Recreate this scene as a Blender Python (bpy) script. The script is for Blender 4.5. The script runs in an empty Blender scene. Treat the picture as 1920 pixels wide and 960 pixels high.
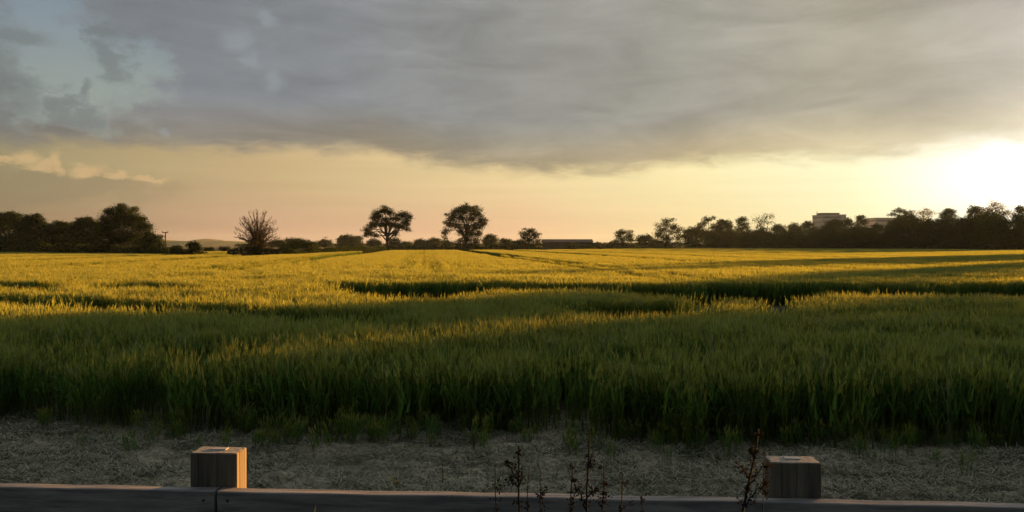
import bpy, math, random
import numpy as np
from mathutils import Vector, Matrix

S = bpy.context.scene
COL = S.collection
R = math.radians
H = 1.75            # eye height above the ground, metres
FP = 1500.0         # focal length in photo pixels (photo 1920 wide)
HOR = 460.0         # row of the horizon in the photo
CROP = 0.65         # crop height

# ------------------------------------------------------------------ camera
cam = bpy.data.cameras.new('camera'); camo = bpy.data.objects.new('camera', cam); COL.objects.link(camo)
cam.sensor_width = 36; cam.lens = 36 * FP / 1920
cam.clip_start = 0.05; cam.clip_end = 6000
camo.location = (0, 0, H)
camo.rotation_euler = (R(90) - math.atan((480 - HOR) / FP), 0, 0)
S.camera = camo

# ------------------------------------------------------------------ render settings, exposure
S.view_settings.view_transform = 'Standard'; S.view_settings.look = 'None'
EXPO = 2.4            # exposed for the shaded foreground, as the photograph is
S.view_settings.exposure = EXPO; S.view_settings.gamma = 1.0
S.view_settings.use_curve_mapping = False
S.render.engine = 'CYCLES'
cy = S.cycles
cy.use_denoising = True
try: cy.denoiser = 'OPENIMAGEDENOISE'
except Exception: pass
cy.max_bounces = 6; cy.diffuse_bounces = 3; cy.glossy_bounces = 2; cy.transmission_bounces = 4
cy.volume_bounces = 0; cy.transparent_max_bounces = 8
cy.sample_clamp_indirect = 4.0

# ------------------------------------------------------------------ sun
SUN_AZ, SUN_EL = 47.0, 5.0          # to the right of the view (+Y), above the horizon
sa, ca = math.sin(R(SUN_AZ)), math.cos(R(SUN_AZ))
SUN = Vector((sa * math.cos(R(SUN_EL)), ca * math.cos(R(SUN_EL)), math.sin(R(SUN_EL))))
sl = bpy.data.lights.new('sun', 'SUN'); sl.energy = 4.8; sl.angle = R(0.5); sl.color = (1.0, 0.425, 0.085)
so = bpy.data.objects.new('sun', sl); COL.objects.link(so)
so.rotation_euler = (-SUN).to_track_quat('-Z', 'Y').to_euler()
so.location = (60, 60, 60)

# ------------------------------------------------------------------ world: sky and cloud deck in the sky's own directions
W = bpy.data.worlds.new('World'); S.world = W; W.use_nodes = True
W.cycles.sampling_method = 'MANUAL'; W.cycles.sample_map_resolution = 2048
NT = W.node_tree; NT.nodes.clear()

class V:
    """a float socket with arithmetic"""
    def __init__(s, sock): s.s = sock
    def _b(a, op, b, c=None):
        n = NT.nodes.new('ShaderNodeMath'); n.operation = op
        for i, q in enumerate((a, b, c)):
            if q is None: continue
            if isinstance(q, V): NT.links.new(q.s, n.inputs[i])
            else: n.inputs[i].default_value = float(q)
        return V(n.outputs[0])
    def __add__(a, b): return V._b(a, 'ADD', b)
    __radd__ = __add__
    def __sub__(a, b): return V._b(a, 'SUBTRACT', b)
    def __rsub__(a, b): return V._b(b, 'SUBTRACT', a)
    def __mul__(a, b): return V._b(a, 'MULTIPLY', b)
    __rmul__ = __mul__
    def __truediv__(a, b): return V._b(a, 'DIVIDE', b)
def fn(op, a, b=None): return V._b(a, op, b)
def smooth(x, lo, hi):
    n = NT.nodes.new('ShaderNodeMapRange'); n.interpolation_type = 'SMOOTHSTEP'
    for q, k in ((x, 0), (lo, 1), (hi, 2)):
        if isinstance(q, V): NT.links.new(q.s, n.inputs[k])
        else: n.inputs[k].default_value = q
    return V(n.outputs[0])
def comb(x, y, z=0.0):
    n = NT.nodes.new('ShaderNodeCombineXYZ')
    for i, q in enumerate((x, y, z)):
        if isinstance(q, V): NT.links.new(q.s, n.inputs[i])
        else: n.inputs[i].default_value = q
    return n.outputs[0]
def noise(vec, scale, detail=5, rough=0.55, dist=0.0):
    n = NT.nodes.new('ShaderNodeTexNoise'); NT.links.new(vec, n.inputs['Vector'])
    n.inputs['Scale'].default_value = scale; n.inputs['Detail'].default_value = detail
    n.inputs['Roughness'].default_value = rough; n.inputs['Distortion'].default_value = dist
    return V(n.outputs['Fac'])
def ramp(f, stops):
    n = NT.nodes.new('ShaderNodeValToRGB'); NT.links.new(f.s, n.inputs[0])
    el = n.color_ramp.elements
    while len(el) < len(stops): el.new(0.5)
    for e, (p, c) in zip(el, stops):
        e.position = p; e.color = (*c, 1) if len(c) == 3 else c
    return n.outputs[0]
def mixc(f, a, b, mode='MIX'):
    n = NT.nodes.new('ShaderNodeMix'); n.data_type = 'RGBA'; n.blend_type = mode; n.clamp_factor = True
    if isinstance(f, V): NT.links.new(f.s, n.inputs[0])
    else: n.inputs[0].default_value = f
    for q, k in ((a, 6), (b, 7)):
        if isinstance(q, tuple): n.inputs[k].default_value = (*q, 1)
        else: NT.links.new(q, n.inputs[k])
    return n.outputs[2]
def scalec(c, f):
    n = NT.nodes.new('ShaderNodeVectorMath'); n.operation = 'SCALE'; NT.links.new(c, n.inputs[0])
    if isinstance(f, V): NT.links.new(f.s, n.inputs['Scale'])
    else: n.inputs['Scale'].default_value = f
    return n.outputs[0]
def addc(a, b):
    n = NT.nodes.new('ShaderNodeVectorMath'); n.operation = 'ADD'; NT.links.new(a, n.inputs[0]); NT.links.new(b, n.inputs[1])
    return n.outputs[0]
def lin(*c):
    return tuple(((v / 255) / 12.92 if v < 10 else (((v / 255) + 0.055) / 1.055) ** 2.4) for v in c)
def p_az(px): return math.degrees(math.atan((px - 960) / FP))
def p_el(px, py): return math.degrees(math.atan((HOR - py) / FP * math.cos(R(p_az(px)))))

tc = NT.nodes.new('ShaderNodeTexCoord')
sep = NT.nodes.new('ShaderNodeSeparateXYZ'); NT.links.new(tc.outputs['Generated'], sep.inputs[0])
dx, dy, dz = (V(sep.outputs[i]) for i in range(3))
az = fn('ARCTAN2', dx, dy) * 57.29578
el = fn('ARCSINE', dz) * 57.29578
deck = comb(dx / fn('MAXIMUM', dz + 0.10, 0.03), dy / fn('MAXIMUM', dz + 0.10, 0.03))      # a flat cloud layer overhead
sph = comb(az * 0.10, el * 0.22)
big = noise(deck, 0.55, 4, 0.5, 0.4)
mid = noise(deck, 1.7, 7, 0.6, 0.3)
n_b = noise(sph, 1.0, 7, 0.6, 0.2)
n_f = noise(sph, 3.6, 7, 0.65)
n_w1 = noise(comb(az * 0.35 + 17.0, el * 0.5), 1.2, 6, 0.62)
n_w2 = noise(comb(az * 0.35 - 31.0, el * 0.5 + 5.0), 1.2, 6, 0.62)
azw = az + (n_w1 - 0.5) * 7.0
elw = el + (n_w2 - 0.5) * 5.0
# lower edge of the deck: elevation by azimuth
edge_px = [(-600, 262), (0, 268), (220, 272), (420, 279), (620, 286), (700, 287), (770, 302), (850, 317), (960, 324), (1100, 328), (1210, 323),
           (1330, 309), (1450, 298), (1560, 299), (1700, 290), (1830, 276), (1920, 262), (2300, 215)]
azn = (az + 45.0) / 90.0
edge = V(ramp(azn, [((p_az(x) + 45) / 90, (p_el(x, y) / 20,) * 3) for x, y in edge_px])) * 20.0
dsoft = smooth(az, -28.0, 5.0)
n_e = noise(comb(az * 0.22 + 3.0, el * 0.8), 1.6, 8, 0.62, 0.5)
dd = el - edge + (n_b - 0.5) * 1.5 + (n_e - 0.5) * 2.2 + (n_f - 0.5) * 0.7
cover = smooth(dd, -0.65, 1.05)
def blob(px, py, rx, ry, a=azw, e=elw):
    A, E = p_az(px), p_el(px, py)
    ka = FP / 57.3 * (1 + ((px - 960) / FP) ** 2); ke = FP / 57.3 * 1.08
    q1 = (a - A) * (ka / rx); q2 = (e - E) * (ke / ry)
    return 1.0 - fn('SQRT', q1 * q1 + q2 * q2)
def union(bl):
    f = bl[0]
    for b in bl[1:]: f = fn('MAXIMUM', f, b)
    return f
aws = az + (n_w1 - 0.5) * 2.6 + (n_f - 0.5) * 0.8
els = el + (n_w2 - 0.5) * 2.0 + (n_f - 0.5) * 1.1
hole = smooth(union([blob(70, 10, 90, 60), blob(100, 100, 140, 75), blob(170, 155, 95, 70), blob(250, 130, 70, 50), blob(70, 190, 70, 25)]), -0.45, 0.55)
wisp = smooth(union([blob(445, 80, 36, 26, aws, els), blob(505, 42, 20, 20, aws, els), blob(470, 110, 30, 18, aws, els), blob(512, 150, 22, 26, aws, els), blob(306, 244, 16, 14, aws, els)]), -0.3, 0.8)
pale = smooth(union([blob(150, 215, 150, 26), blob(240, 178, 60, 18), blob(290, 150, 60, 40)]), -0.3, 0.8)
dark = smooth(union([blob(42, 72, 58, 16, aws, els), blob(20, 165, 75, 55), blob(-20, 150, 90, 60), blob(165, 172, 13, 22, aws, els), blob(215, 118, 46, 34), blob(190, 60, 40, 20), blob(130, 215, 80, 20)]), -0.3, 0.6)
puff = smooth(union([blob(106, 306, 15, 16, aws, els), blob(38, 296, 28, 10, aws, els), blob(80, 310, 26, 9, aws, els), blob(165, 319, 32, 9, aws, els), blob(212, 328, 20, 6, aws, els), blob(8, 302, 16, 7, aws, els), blob(270, 333, 40, 5, aws, els)]), -0.5, 0.6)
under = smooth(union([blob(60, 350, 330, 42), blob(-60, 330, 200, 40)]), -0.2, 0.7)

nish = NT.nodes.new('ShaderNodeTexSky'); nish.sky_type = 'NISHITA'; nish.sun_disc = False
nish.sun_elevation = R(SUN_EL); nish.sun_rotation = R(SUN_AZ)
nish.air_density = 1.0; nish.dust_density = 3.0; nish.ozone_density = 1.0
# colours below are radiances x10, brought down by the Background strength of 0.1
def r10(stops): return [((p_az(x) + 45) / 90, lin(*c)) for x, c in stops]
low = ramp(azn, r10([(-400, (118, 98, 78)), (0, (140, 117, 92)), (480, (204, 163, 132)), (960, (231, 187, 147)), (1300, (245, 220, 164)), (1600, (251, 240, 188)), (1920, (255, 250, 222))]))
high = ramp(azn, r10([(-400, (140, 132, 104)), (0, (158, 146, 110)), (480, (198, 172, 128)), (960, (238, 212, 158)), (1300, (250, 236, 180)), (1600, (254, 250, 208)), (1920, (255, 255, 248))]))
clear = mixc(smooth(el, 0.3, 5.2), low, high)
clear = scalec(clear, 1.0 + (noise(comb(az * 0.05, el * 1.1), 1.0, 4) - 0.5) * 0.22)
glow_c = blob(2070, 330, 600, 140, az, el)
glow = fn('POWER', fn('MAXIMUM', glow_c, 0.0), 1.7) * 1.1
clear = addc(clear, scalec(mixc(0.0, (1.0, 0.93, 0.72), (1, 1, 1)), glow))
teal = mixc(smooth(el, 8.0, 16.0), lin(151, 160, 153), lin(130, 145, 156))
clear = mixc(smooth(el, 6.2, 8.5), clear, teal)
clear = mixc(under * 0.55, clear, lin(140, 126, 100))
clear = mixc(puff * 0.48, clear, lin(232, 192, 138))
gray = ramp(azn, r10([(-400, (112, 116, 120)), (0, (122, 128, 132)), (300, (124, 129, 135)), (620, (132, 136, 140)), (960, (146, 146, 142)), (1300, (158, 156, 146)), (1600, (172, 168, 152)), (1920, (182, 180, 172)), (2300, (196, 190, 175))]))
warm = ramp(azn, r10([(-400, (120, 116, 110)), (0, (128, 122, 112)), (480, (140, 130, 114)), (700, (150, 136, 112)), (960, (174, 158, 124)), (1300, (200, 180, 138)), (1600, (212, 198, 160)), (1920, (240, 232, 205))]))
gray = mixc(smooth(el - edge, 4.0, 0.1) * 0.8, gray, warm)
gray = scalec(gray, 0.80 + big * 0.20 + mid * 0.20)
n_c = noise(comb(az * 0.06 - 9.0, el * 0.24 + 2.0), 1.7, 7, 0.6, 0.6)
gray = scalec(gray, 1.0 + (n_b - 0.5) * 0.42 + (n_c - 0.5) * 0.85 + (n_f - 0.5) * 0.16)
gray = mixc(pale * 0.35, gray, lin(160, 166, 160))
gray = mixc(hole, gray, scalec(teal, 0.9 + n_b * 0.2))
gray = mixc(wisp * 0.38, gray, lin(158, 168, 174))
gray = mixc(dark * 0.6, gray, lin(110, 116, 116))
sky = mixc(cover, clear, gray)
# away from the sun the sky is dimmer (the half behind the camera)
back = smooth(fn('ABSOLUTE', az - 10.0), 48.0, 110.0)
dim = 1.0 - back * 0.70
ovh = 1.0
sky = mixc(back * 0.9, sky, (0.72, 0.98, 1.3), 'MULTIPLY')
sky = mixc(smooth(el, 20.0, 45.0) * 0.9, sky, lin(234, 237, 232))
sky = scalec(sky, dim * ovh * (10.0 * 2 ** -EXPO))
sky = addc(scalec(sky, 0.97), scalec(nish.outputs[0], 0.01))
bg = NT.nodes.new('ShaderNodeBackground'); bg.inputs['Strength'].default_value = 0.1
NT.links.new(sky, bg.inputs['Color'])
wo = NT.nodes.new('ShaderNodeOutputWorld'); NT.links.new(bg.outputs[0], wo.inputs['Surface'])

# ------------------------------------------------------------------ helpers
def at(px, d): return (px - 960) / FP * d
def zz(py, d): return H + (HOR - py) / FP * d
def tag(o, label=None, cat=None, group=None, kind=None):
    if label: o['label'] = label
    if cat: o['category'] = cat
    if group: o['group'] = group
    if kind: o['kind'] = kind
    return o
def link(name, me, mat, parent=None, loc=None):
    o = bpy.data.objects.new(name, me); COL.objects.link(o)
    for m in (mat if isinstance(mat, (list, tuple)) else [mat]): me.materials.append(m)
    if parent: o.parent = parent
    if loc is not None: o.location = loc
    return o
def empty(name, loc, label, cat, group=None):
    o = bpy.data.objects.new(name, None); COL.objects.link(o); o.location = loc; o.empty_display_size = 0.2
    return tag(o, label, cat, group)
def quads_mesh(name, verts, nq):
    """verts (nq*4,3): separate quads"""
    me = bpy.data.meshes.new(name)
    me.vertices.add(nq * 4); me.vertices.foreach_set('co', np.ascontiguousarray(verts, dtype=np.float32).ravel())
    me.loops.add(nq * 4); me.loops.foreach_set('vertex_index', np.arange(nq * 4, dtype=np.int32))
    me.polygons.add(nq)
    me.polygons.foreach_set('loop_start', np.arange(0, nq * 4, 4, dtype=np.int32))
    me.update(calc_edges=True)
    return me
class MB:
    def __init__(s): s.v = []; s.f = []; s.c = []; s.m = []
    def add(s, vs, fs, col=None, mi=0):
        b = len(s.v); s.v += [tuple(v) for v in vs]; s.f += [tuple(i + b for i in f) for f in fs]
        s.c += [col or (1, 1, 1)] * len(vs); s.m += [mi] * len(fs)
    def box(s, c, sz, rot=0.0, mi=0, bev=0.0):
        x, y, z = (q / 2 for q in sz); b = bev
        if b <= 0:
            vs = [(i * x, j * y, k * z) for i in (-1, 1) for j in (-1, 1) for k in (-1, 1)]
            fs = [(0, 1, 3, 2), (4, 6, 7, 5), (0, 4, 5, 1), (2, 3, 7, 6), (0, 2, 6, 4), (1, 5, 7, 3)]
        else:
            vs = []; idx = {}
            for i in (-1, 1):
                for j in (-1, 1):
                    for k in (-1, 1):
                        for axx in range(3):
                            p = [i * x, j * y, k * z]
                            for q in range(3):
                                if q != axx: p[q] -= (i, j, k)[q] * b
                            idx[(i, j, k, axx)] = len(vs); vs.append(p)
            fs = []
            for axx in range(3):
                o1, o2 = [q for q in range(3) if q != axx]
                for sgn in (-1, 1):
                    ring = []
                    for (p1, p2) in ((-1, -1), (1, -1), (1, 1), (-1, 1)):
                        k = [0, 0, 0]; k[axx] = sgn; k[o1] = p1; k[o2] = p2
                        ring.append(idx[(*k, axx)])
                    fs.append(ring)
            for axx in range(3):          # edges along axx
                o1, o2 = [q for q in range(3) if q != axx]
                for p1 in (-1, 1):
                    for p2 in (-1, 1):
                        r = []
                        for sgn in (-1, 1):
                            k = [0, 0, 0]; k[axx] = sgn; k[o1] = p1; k[o2] = p2
                            r.append((idx[(*k, o1)], idx[(*k, o2)]))
                        fs.append((r[0][0], r[0][1], r[1][1], r[1][0]))
            for i in (-1, 1):
                for j in (-1, 1):
                    for k in (-1, 1): fs.append(tuple(idx[(i, j, k, a)] for a in range(3)))
        cr, sr = math.cos(rot), math.sin(rot)
        s.add([(c[0] + cr * v[0] - sr * v[1], c[1] + sr * v[0] + cr * v[1], c[2] + v[2]) for v in vs], fs, mi=mi)
    def tube(s, pts, rad, n=6, col=None, mi=0):
        pts = [Vector(p) for p in pts]; vs = []; fs = []
        for i, p in enumerate(pts):
            t = (pts[min(i + 1, len(pts) - 1)] - pts[max(i - 1, 0)])
            if t.length < 1e-9: t = Vector((0, 0, 1))
            t.normalize()
            a = t.cross(Vector((0, 1, 0)) if abs(t.y) < 0.9 else Vector((1, 0, 0))).normalized(); b = t.cross(a)
            r = rad[i] if isinstance(rad, (list, tuple)) else rad
            for k in range(n):
                q = 2 * math.pi * k / n; vs.append(p + (a * math.cos(q) + b * math.sin(q)) * r)
        for i in range(len(pts) - 1):
            for k in range(n):
                fs.append((i * n + k, i * n + (k + 1) % n, (i + 1) * n + (k + 1) % n, (i + 1) * n + k))
        fs.append(tuple(range(n))[::-1]); fs.append(tuple((len(pts) - 1) * n + k for k in range(n)))
        s.add(vs, fs, col, mi)
    def mesh(s, name, tint=False, smooth=False):
        me = bpy.data.meshes.new(name); me.from_pydata(s.v, [], s.f); 
        if tint:
            a = me.color_attributes.new('tint', 'FLOAT_COLOR', 'POINT')
            a.data.foreach_set('color', np.array([(*c, 1) for c in s.c], dtype=np.float32).ravel())
        me.polygons.foreach_set('material_index', np.array(s.m, dtype=np.int32))
        if smooth: me.polygons.foreach_set('use_smooth', [True] * len(s.f))
        me.update(); return me
    def build(s, name, mat, parent=None, loc=None, **k): return link(name, s.mesh(name, **k), mat, parent, loc)

def vnoise(x, y, seed=0):
    """smooth value noise in numpy, 0..1"""
    xi = np.floor(x).astype(np.int64); yi = np.floor(y).astype(np.int64); fx = x - xi; fy = y - yi
    fx = fx * fx * (3 - 2 * fx); fy = fy * fy * (3 - 2 * fy)
    def h(a, b):
        n = (a * 374761393 + b * 668265263 + seed * 1442695041) & 0xffffffff
        n = ((n ^ (n >> 13)) * 1274126177) & 0xffffffff
        return ((n ^ (n >> 16)) & 0xffff) / 65535.0
    return (h(xi, yi) * (1 - fx) + h(xi + 1, yi) * fx) * (1 - fy) + (h(xi, yi + 1) * (1 - fx) + h(xi + 1, yi + 1) * fx) * fy
def fbm(x, y, o=4, seed=0):
    t = 0; a = 0.5; f = 1
    for i in range(o): t = t + a * vnoise(x * f, y * f, seed + i); a *= 0.5; f *= 2.03
    return t / (1 - 0.5 ** o)

# ------------------------------------------------------------------ materials
def mat(name):
    m = bpy.data.materials.new(name); m.use_nodes = True; m.node_tree.nodes.clear(); return m
def nodes(m):
    t = m.node_tree
    def N(typ, **k):
        n = t.nodes.new(typ)
        for a, b in k.items(): setattr(n, a, b)
        return n
    return t, N
def leaf_mat(name, c1, c2, transl=0.4, scale=0.6, attr=False):
    m = mat(name); t, N = nodes(m)
    if attr:
        a = N('ShaderNodeAttribute', attribute_name='tint'); src = a.outputs['Color']
    else:
        g = N('ShaderNodeNewGeometry'); nz = N('ShaderNodeTexNoise'); nz.inputs['Scale'].default_value = scale; nz.inputs['Detail'].default_value = 3
        t.links.new(g.outputs['Position'], nz.inputs['Vector'])
        cr = N('ShaderNodeValToRGB'); cr.color_ramp.elements[0].position = 0.35; cr.color_ramp.elements[1].position = 0.65
        cr.color_ramp.elements[0].color = (*c1, 1); cr.color_ramp.elements[1].color = (*c2, 1)
        t.links.new(nz.outputs['Fac'], cr.inputs[0]); src = cr.outputs[0]
    d = N('ShaderNodeBsdfDiffuse'); tr = N('ShaderNodeBsdfTranslucent'); mx = N('ShaderNodeMixShader'); mx.inputs[0].default_value = transl
    t.links.new(src, d.inputs[0]); t.links.new(src, tr.inputs[0])
    t.links.new(d.outputs[0], mx.inputs[1]); t.links.new(tr.outputs[0], mx.inputs[2])
    o = N('ShaderNodeOutputMaterial'); t.links.new(mx.outputs[0], o.inputs[0])
    return m
def rough_mat(name, c1, c2, scale=8.0, rough=0.85, stretch=(1, 1, 1), bump=0.0, detail=6, lo=0.35, hi=0.65):
    m = mat(name); t, N = nodes(m)
    g = N('ShaderNodeNewGeometry') ; mp = N('ShaderNodeMapping'); mp.inputs['Scale'].default_value = stretch
    t.links.new(g.outputs['Position'], mp.inputs['Vector'])
    nz = N('ShaderNodeTexNoise'); nz.inputs['Scale'].default_value = scale; nz.inputs['Detail'].default_value = detail; nz.inputs['Roughness'].default_value = 0.65
    t.links.new(mp.outputs[0], nz.inputs['Vector'])
    cr = N('ShaderNodeValToRGB'); cr.color_ramp.elements[0].position = lo; cr.color_ramp.elements[1].position = hi
    cr.color_ramp.elements[0].color = (*c1, 1); cr.color_ramp.elements[1].color = (*c2, 1)
    t.links.new(nz.outputs['Fac'], cr.inputs[0])
    b = N('ShaderNodeBsdfPrincipled'); b.inputs['Roughness'].default_value = rough; b.inputs['Specular IOR Level'].default_value = 0.25
    t.links.new(cr.outputs[0], b.inputs['Base Color'])
    if bump:
        bp = N('ShaderNodeBump'); bp.inputs['Strength'].default_value = bump; bp.inputs['Distance'].default_value = 0.01
        t.links.new(nz.outputs['Fac'], bp.inputs['Height']); t.links.new(bp.outputs[0], b.inputs['Normal'])
    o = N('ShaderNodeOutputMaterial'); t.links.new(b.outputs[0], o.inputs[0])
    return m
M = {}
M['crop'] = leaf_mat('barley', None, None, 0.45, attr=True)
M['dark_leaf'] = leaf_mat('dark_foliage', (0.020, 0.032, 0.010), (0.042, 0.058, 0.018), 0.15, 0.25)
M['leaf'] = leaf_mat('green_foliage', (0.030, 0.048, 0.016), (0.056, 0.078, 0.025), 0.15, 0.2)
M['pale_leaf'] = leaf_mat('pale_foliage', (0.085, 0.085, 0.035), (0.14, 0.12, 0.05), 0.4, 0.3)
M['bare_leaf'] = leaf_mat('sparse_young_leaves', (0.024, 0.020, 0.010), (0.05, 0.038, 0.016), 0.2, 0.5)
M['bark'] = rough_mat('bark', (0.035, 0.028, 0.02), (0.09, 0.07, 0.05), 3.0, 0.95, (4, 4, 0.6))
M['twig'] = rough_mat('dark_twig_bark', (0.014, 0.013, 0.010), (0.035, 0.031, 0.025), 3.0, 0.95, (4, 4, 0.6))
M['wood'] = rough_mat('weathered_wood', (0.052, 0.048, 0.042), (0.135, 0.122, 0.098), 5.0, 0.85, (5, 5, 0.5), 0.4)
M['rail_wood'] = rough_mat('weathered_rail_wood', (0.09, 0.093, 0.104), (0.21, 0.212, 0.22), 5.0, 0.8, (0.7, 9, 9), 0.45)
M['end_grain'] = rough_mat('weathered_end_grain', (0.13, 0.127, 0.12), (0.27, 0.262, 0.245), 45.0, 0.9, (1, 1, 1), 0.4)
M['nail'] = rough_mat('rusty_nail_head', (0.02, 0.015, 0.012), (0.05, 0.035, 0.03), 40, 0.6)
M['plate'] = rough_mat('galvanised_tag', (0.20, 0.205, 0.215), (0.30, 0.305, 0.315), 30, 0.5)
M['dock'] = rough_mat('dry_dock_stem', (0.010, 0.010, 0.009), (0.022, 0.019, 0.016), 30, 0.9)
M['dock_seed'] = leaf_mat('dry_dock_seed', (0.011, 0.0105, 0.009), (0.034, 0.029, 0.024), 0.2, 25)
M['weed_leaf'] = leaf_mat('weed_leaf', (0.05, 0.07, 0.03), (0.10, 0.12, 0.05), 0.3, 20)
M['yellow_leaf'] = leaf_mat('yellowed_leaf', (0.22, 0.18, 0.05), (0.34, 0.26, 0.08), 0.35, 20)
M['barn_roof'] = rough_mat('barn_roof', (0.07, 0.04, 0.035), (0.10, 0.055, 0.045), 1.5, 0.9)
M['barn_wall'] = rough_mat('barn_cladding', (0.06, 0.055, 0.045), (0.09, 0.08, 0.065), 1.0, 0.9)
M['concrete'] = rough_mat('pale_cladding', (0.42, 0.41, 0.40), (0.52, 0.51, 0.50), 0.4, 0.8)
M['glass'] = rough_mat('window_band', (0.20, 0.20, 0.20), (0.26, 0.26, 0.26), 0.5, 0.25)
M['straw'] = leaf_mat('dead_grass', None, None, 0.3, attr=True)
M['hill'] = rough_mat('far_woodland', (0.035, 0.05, 0.02), (0.07, 0.08, 0.035), 0.03, 0.95)

# ------------------------------------------------------------------ field layout (ground positions of bare strips, wheelings, field edge)
HE = H - CROP
rowdir = np.array([math.sin(R(p_az(800))), math.cos(R(p_az(800)))]); rowper = np.array([rowdir[1], -rowdir[0]])
F_EDGE = [(-700, 150), (-300, 150), (0, 128), (300, 101), (370, 97), (379, 98), (381, 140), (426, 140), (429, 92), (560, 98), (640, 132), (730, 178), (1010, 200), (1130, 235), (1280, 320), (1920, 208), (2100, 180), (2400, 165), (2800, 140)]
def near_edge(x):  # front edge of the crop
    return 7.25 - 0.10 * x + (fbm(x * 0.9 + 3.1, x * 0.0, 3, 5) - 0.5) * 1.3
BANDS = [
  [(596, 537, 539), (640, 532, 549), (700, 531, 550), (780, 531, 554), (820, 531, 556), (850, 531, 552), (885, 531, 545), (950, 531, 541), (1060, 533, 542), (1150, 534, 546), (1255, 534, 552), (1286, 533, 558), (1294, 533, 582),
   (1330, 533, 586), (1350, 533, 584), (1358, 533, 556), (1412, 533, 556), (1418, 533, 584), (1470, 533, 586), (1498, 533, 570), (1535, 533, 551), (1700, 533, 555), (1920, 533, 557), (2600, 533, 560)],
  [(-600, 528, 538), (0, 530, 540), (60, 531, 542), (92, 533, 547), (120, 540, 543)],
  [(165, 539, 542), (200, 535, 542), (250, 533, 540), (300, 534, 544), (350, 536, 542), (430, 538, 540)],
  [(-600, 552, 568), (0, 556, 571), (60, 558, 577), (120, 560, 579), (200, 563, 582), (300, 567, 578), (400, 572, 581), (480, 577, 586), (560, 580, 591), (640, 583, 590), (700, 582, 589), (770, 584, 588)],
  [(1030, 577, 580), (1100, 571, 581), (1200, 569, 584), (1296, 566, 584)],
]
SPARSE = [[(60, 622, 646), (160, 620, 650), (300, 626, 652), (450, 628, 650), (520, 634, 646)], [(1000, 660, 680), (1060, 650, 690), (1250, 640, 668), (1420, 640, 664), (1640, 648, 666)],
          [(600, 600, 612), (900, 596, 606), (1200, 592, 600)], [(1540, 576, 584), (1700, 575, 584), (1920, 578, 588)], [(1500, 610, 622), (1700, 606, 622), (1920, 612, 630)]]
TRAMLINES = [-29.5, -19.6, -9.9, -0.5, 8.6, 19.4, 29.0, 39.0, 49.0, 60.0, 71.0, 82.0, 93.0]  # sideways offsets of the tramlines, paired wheel gaps in the crop
def crop_keep(X, Y, rng, r=0.0):
    px = 960 + FP * X / Y; py = HOR + FP * HE / Y
    keep = np.ones(len(X), bool)
    fe = np.interp(px, [a for a, b in F_EDGE], [b for a, b in F_EDGE]); keep &= Y < fe
    keep &= Y > near_edge(X) + (rng.random(len(X)) ** 3) * 0.4
    wob = (fbm(X * 0.8, Y * 0.35, 3, 11) - 0.5) * 1.6            # ragged edges, metres
    for b in BANDS:
        xs = [q[0] for q in b]; dfar = FP * HE / (np.interp(px, xs, [q[1] for q in b]) - HOR); dnear = FP * HE / (np.interp(px, xs, [q[2] for q in b]) - HOR)
        keep &= ~((px > xs[0]) & (px < xs[-1]) & (Y > dnear - 0.45 + 0.12 * wob + r) & (Y < dfar + .9 + wob * 0.3 - r))
    for b in SPARSE:
        xs = [q[0] for q in b]; dfar = FP * HE / (np.interp(px, xs, [q[1] for q in b]) - HOR); dnear = FP * HE / (np.interp(px, xs, [q[2] for q in b]) - HOR)
        keep &= ~((px > xs[0]) & (px < xs[-1]) & (Y > dnear + 0.3 * wob) & (Y < dfar + wob * 0.6) & (rng.random(len(X)) < 0.75))
    lat = X * rowper[0] + Y * rowper[1]; along = X * rowdir[0] + Y * rowdir[1]
    for q in TRAMLINES:
        faint = 0.55 if abs(q + 0.5) < 0.1 else 1.0
        for s_ in (-0.85, 0.85):
            keep &= ~((np.abs(lat - q - s_ - (fbm(along * 0.05, along * 0, 2, 3) - 0.5) * 0.8) < np.clip(along / 130, .24, .85) * (1.3 if q < -5 else 1.0) + r) & (along > 24) & (rng.random(len(X)) < faint))
    return keep, lat, along

# ------------------------------------------------------------------ ground: one sheet, fine in front, coarse to the horizon
def axis(a, b, step, far_lo, far_hi, g=1.16):
    xs = list(np.arange(a, b + 1e-6, step)); s_ = step; x = xs[-1]
    while x < far_hi: s_ *= g; x += s_; xs.append(min(x, far_hi))
    s_ = step; x = xs[0]; lo = []
    while x > far_lo: s_ *= g; x -= s_; lo.append(max(x, far_lo))
    return np.array(lo[::-1] + xs)
gx = axis(-7, 6.5, 0.03, -2100, 2100); gy = axis(2.3, 8.6, 0.03, -300, 2300)
GX, GY = np.meshgrid(gx, gy)
fade = np.clip((14 - GY) / 5, 0, 1) * np.clip((10 - np.abs(GX)) / 3, 0, 1)
GZ = ((fbm(GX * 1.6, GY * 3.0, 5, 21) - 0.5) * 0.10 + (fbm(GX * 7, GY * 12, 3, 31) - 0.5) * 0.075) * fade
def ground_z(x, y):
    f = np.clip((14 - y) / 5, 0, 1) * np.clip((10 - np.abs(x)) / 3, 0, 1)
    return ((fbm(x * 1.6, y * 3.0, 5, 21) - 0.5) * 0.10 + (fbm(x * 7, y * 12, 3, 31) - 0.5) * 0.075) * f
me = bpy.data.meshes.new('ground'); nx, ny = len(gx), len(gy)
co = np.stack([GX, GY, GZ], -1).reshape(-1, 3)
i = np.arange(nx * ny).reshape(ny, nx)
q = np.stack([i[:-1, :-1], i[:-1, 1:], i[1:, 1:], i[1:, :-1]], -1).reshape(-1, 4)
me.vertices.add(len(co)); me.vertices.foreach_set('co', co.astype(np.float32).ravel())
me.loops.add(q.size); me.loops.foreach_set('vertex_index', q.astype(np.int32).ravel())
me.polygons.add(len(q)); me.polygons.foreach_set('loop_start', np.arange(0, q.size, 4, dtype=np.int32))
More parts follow.
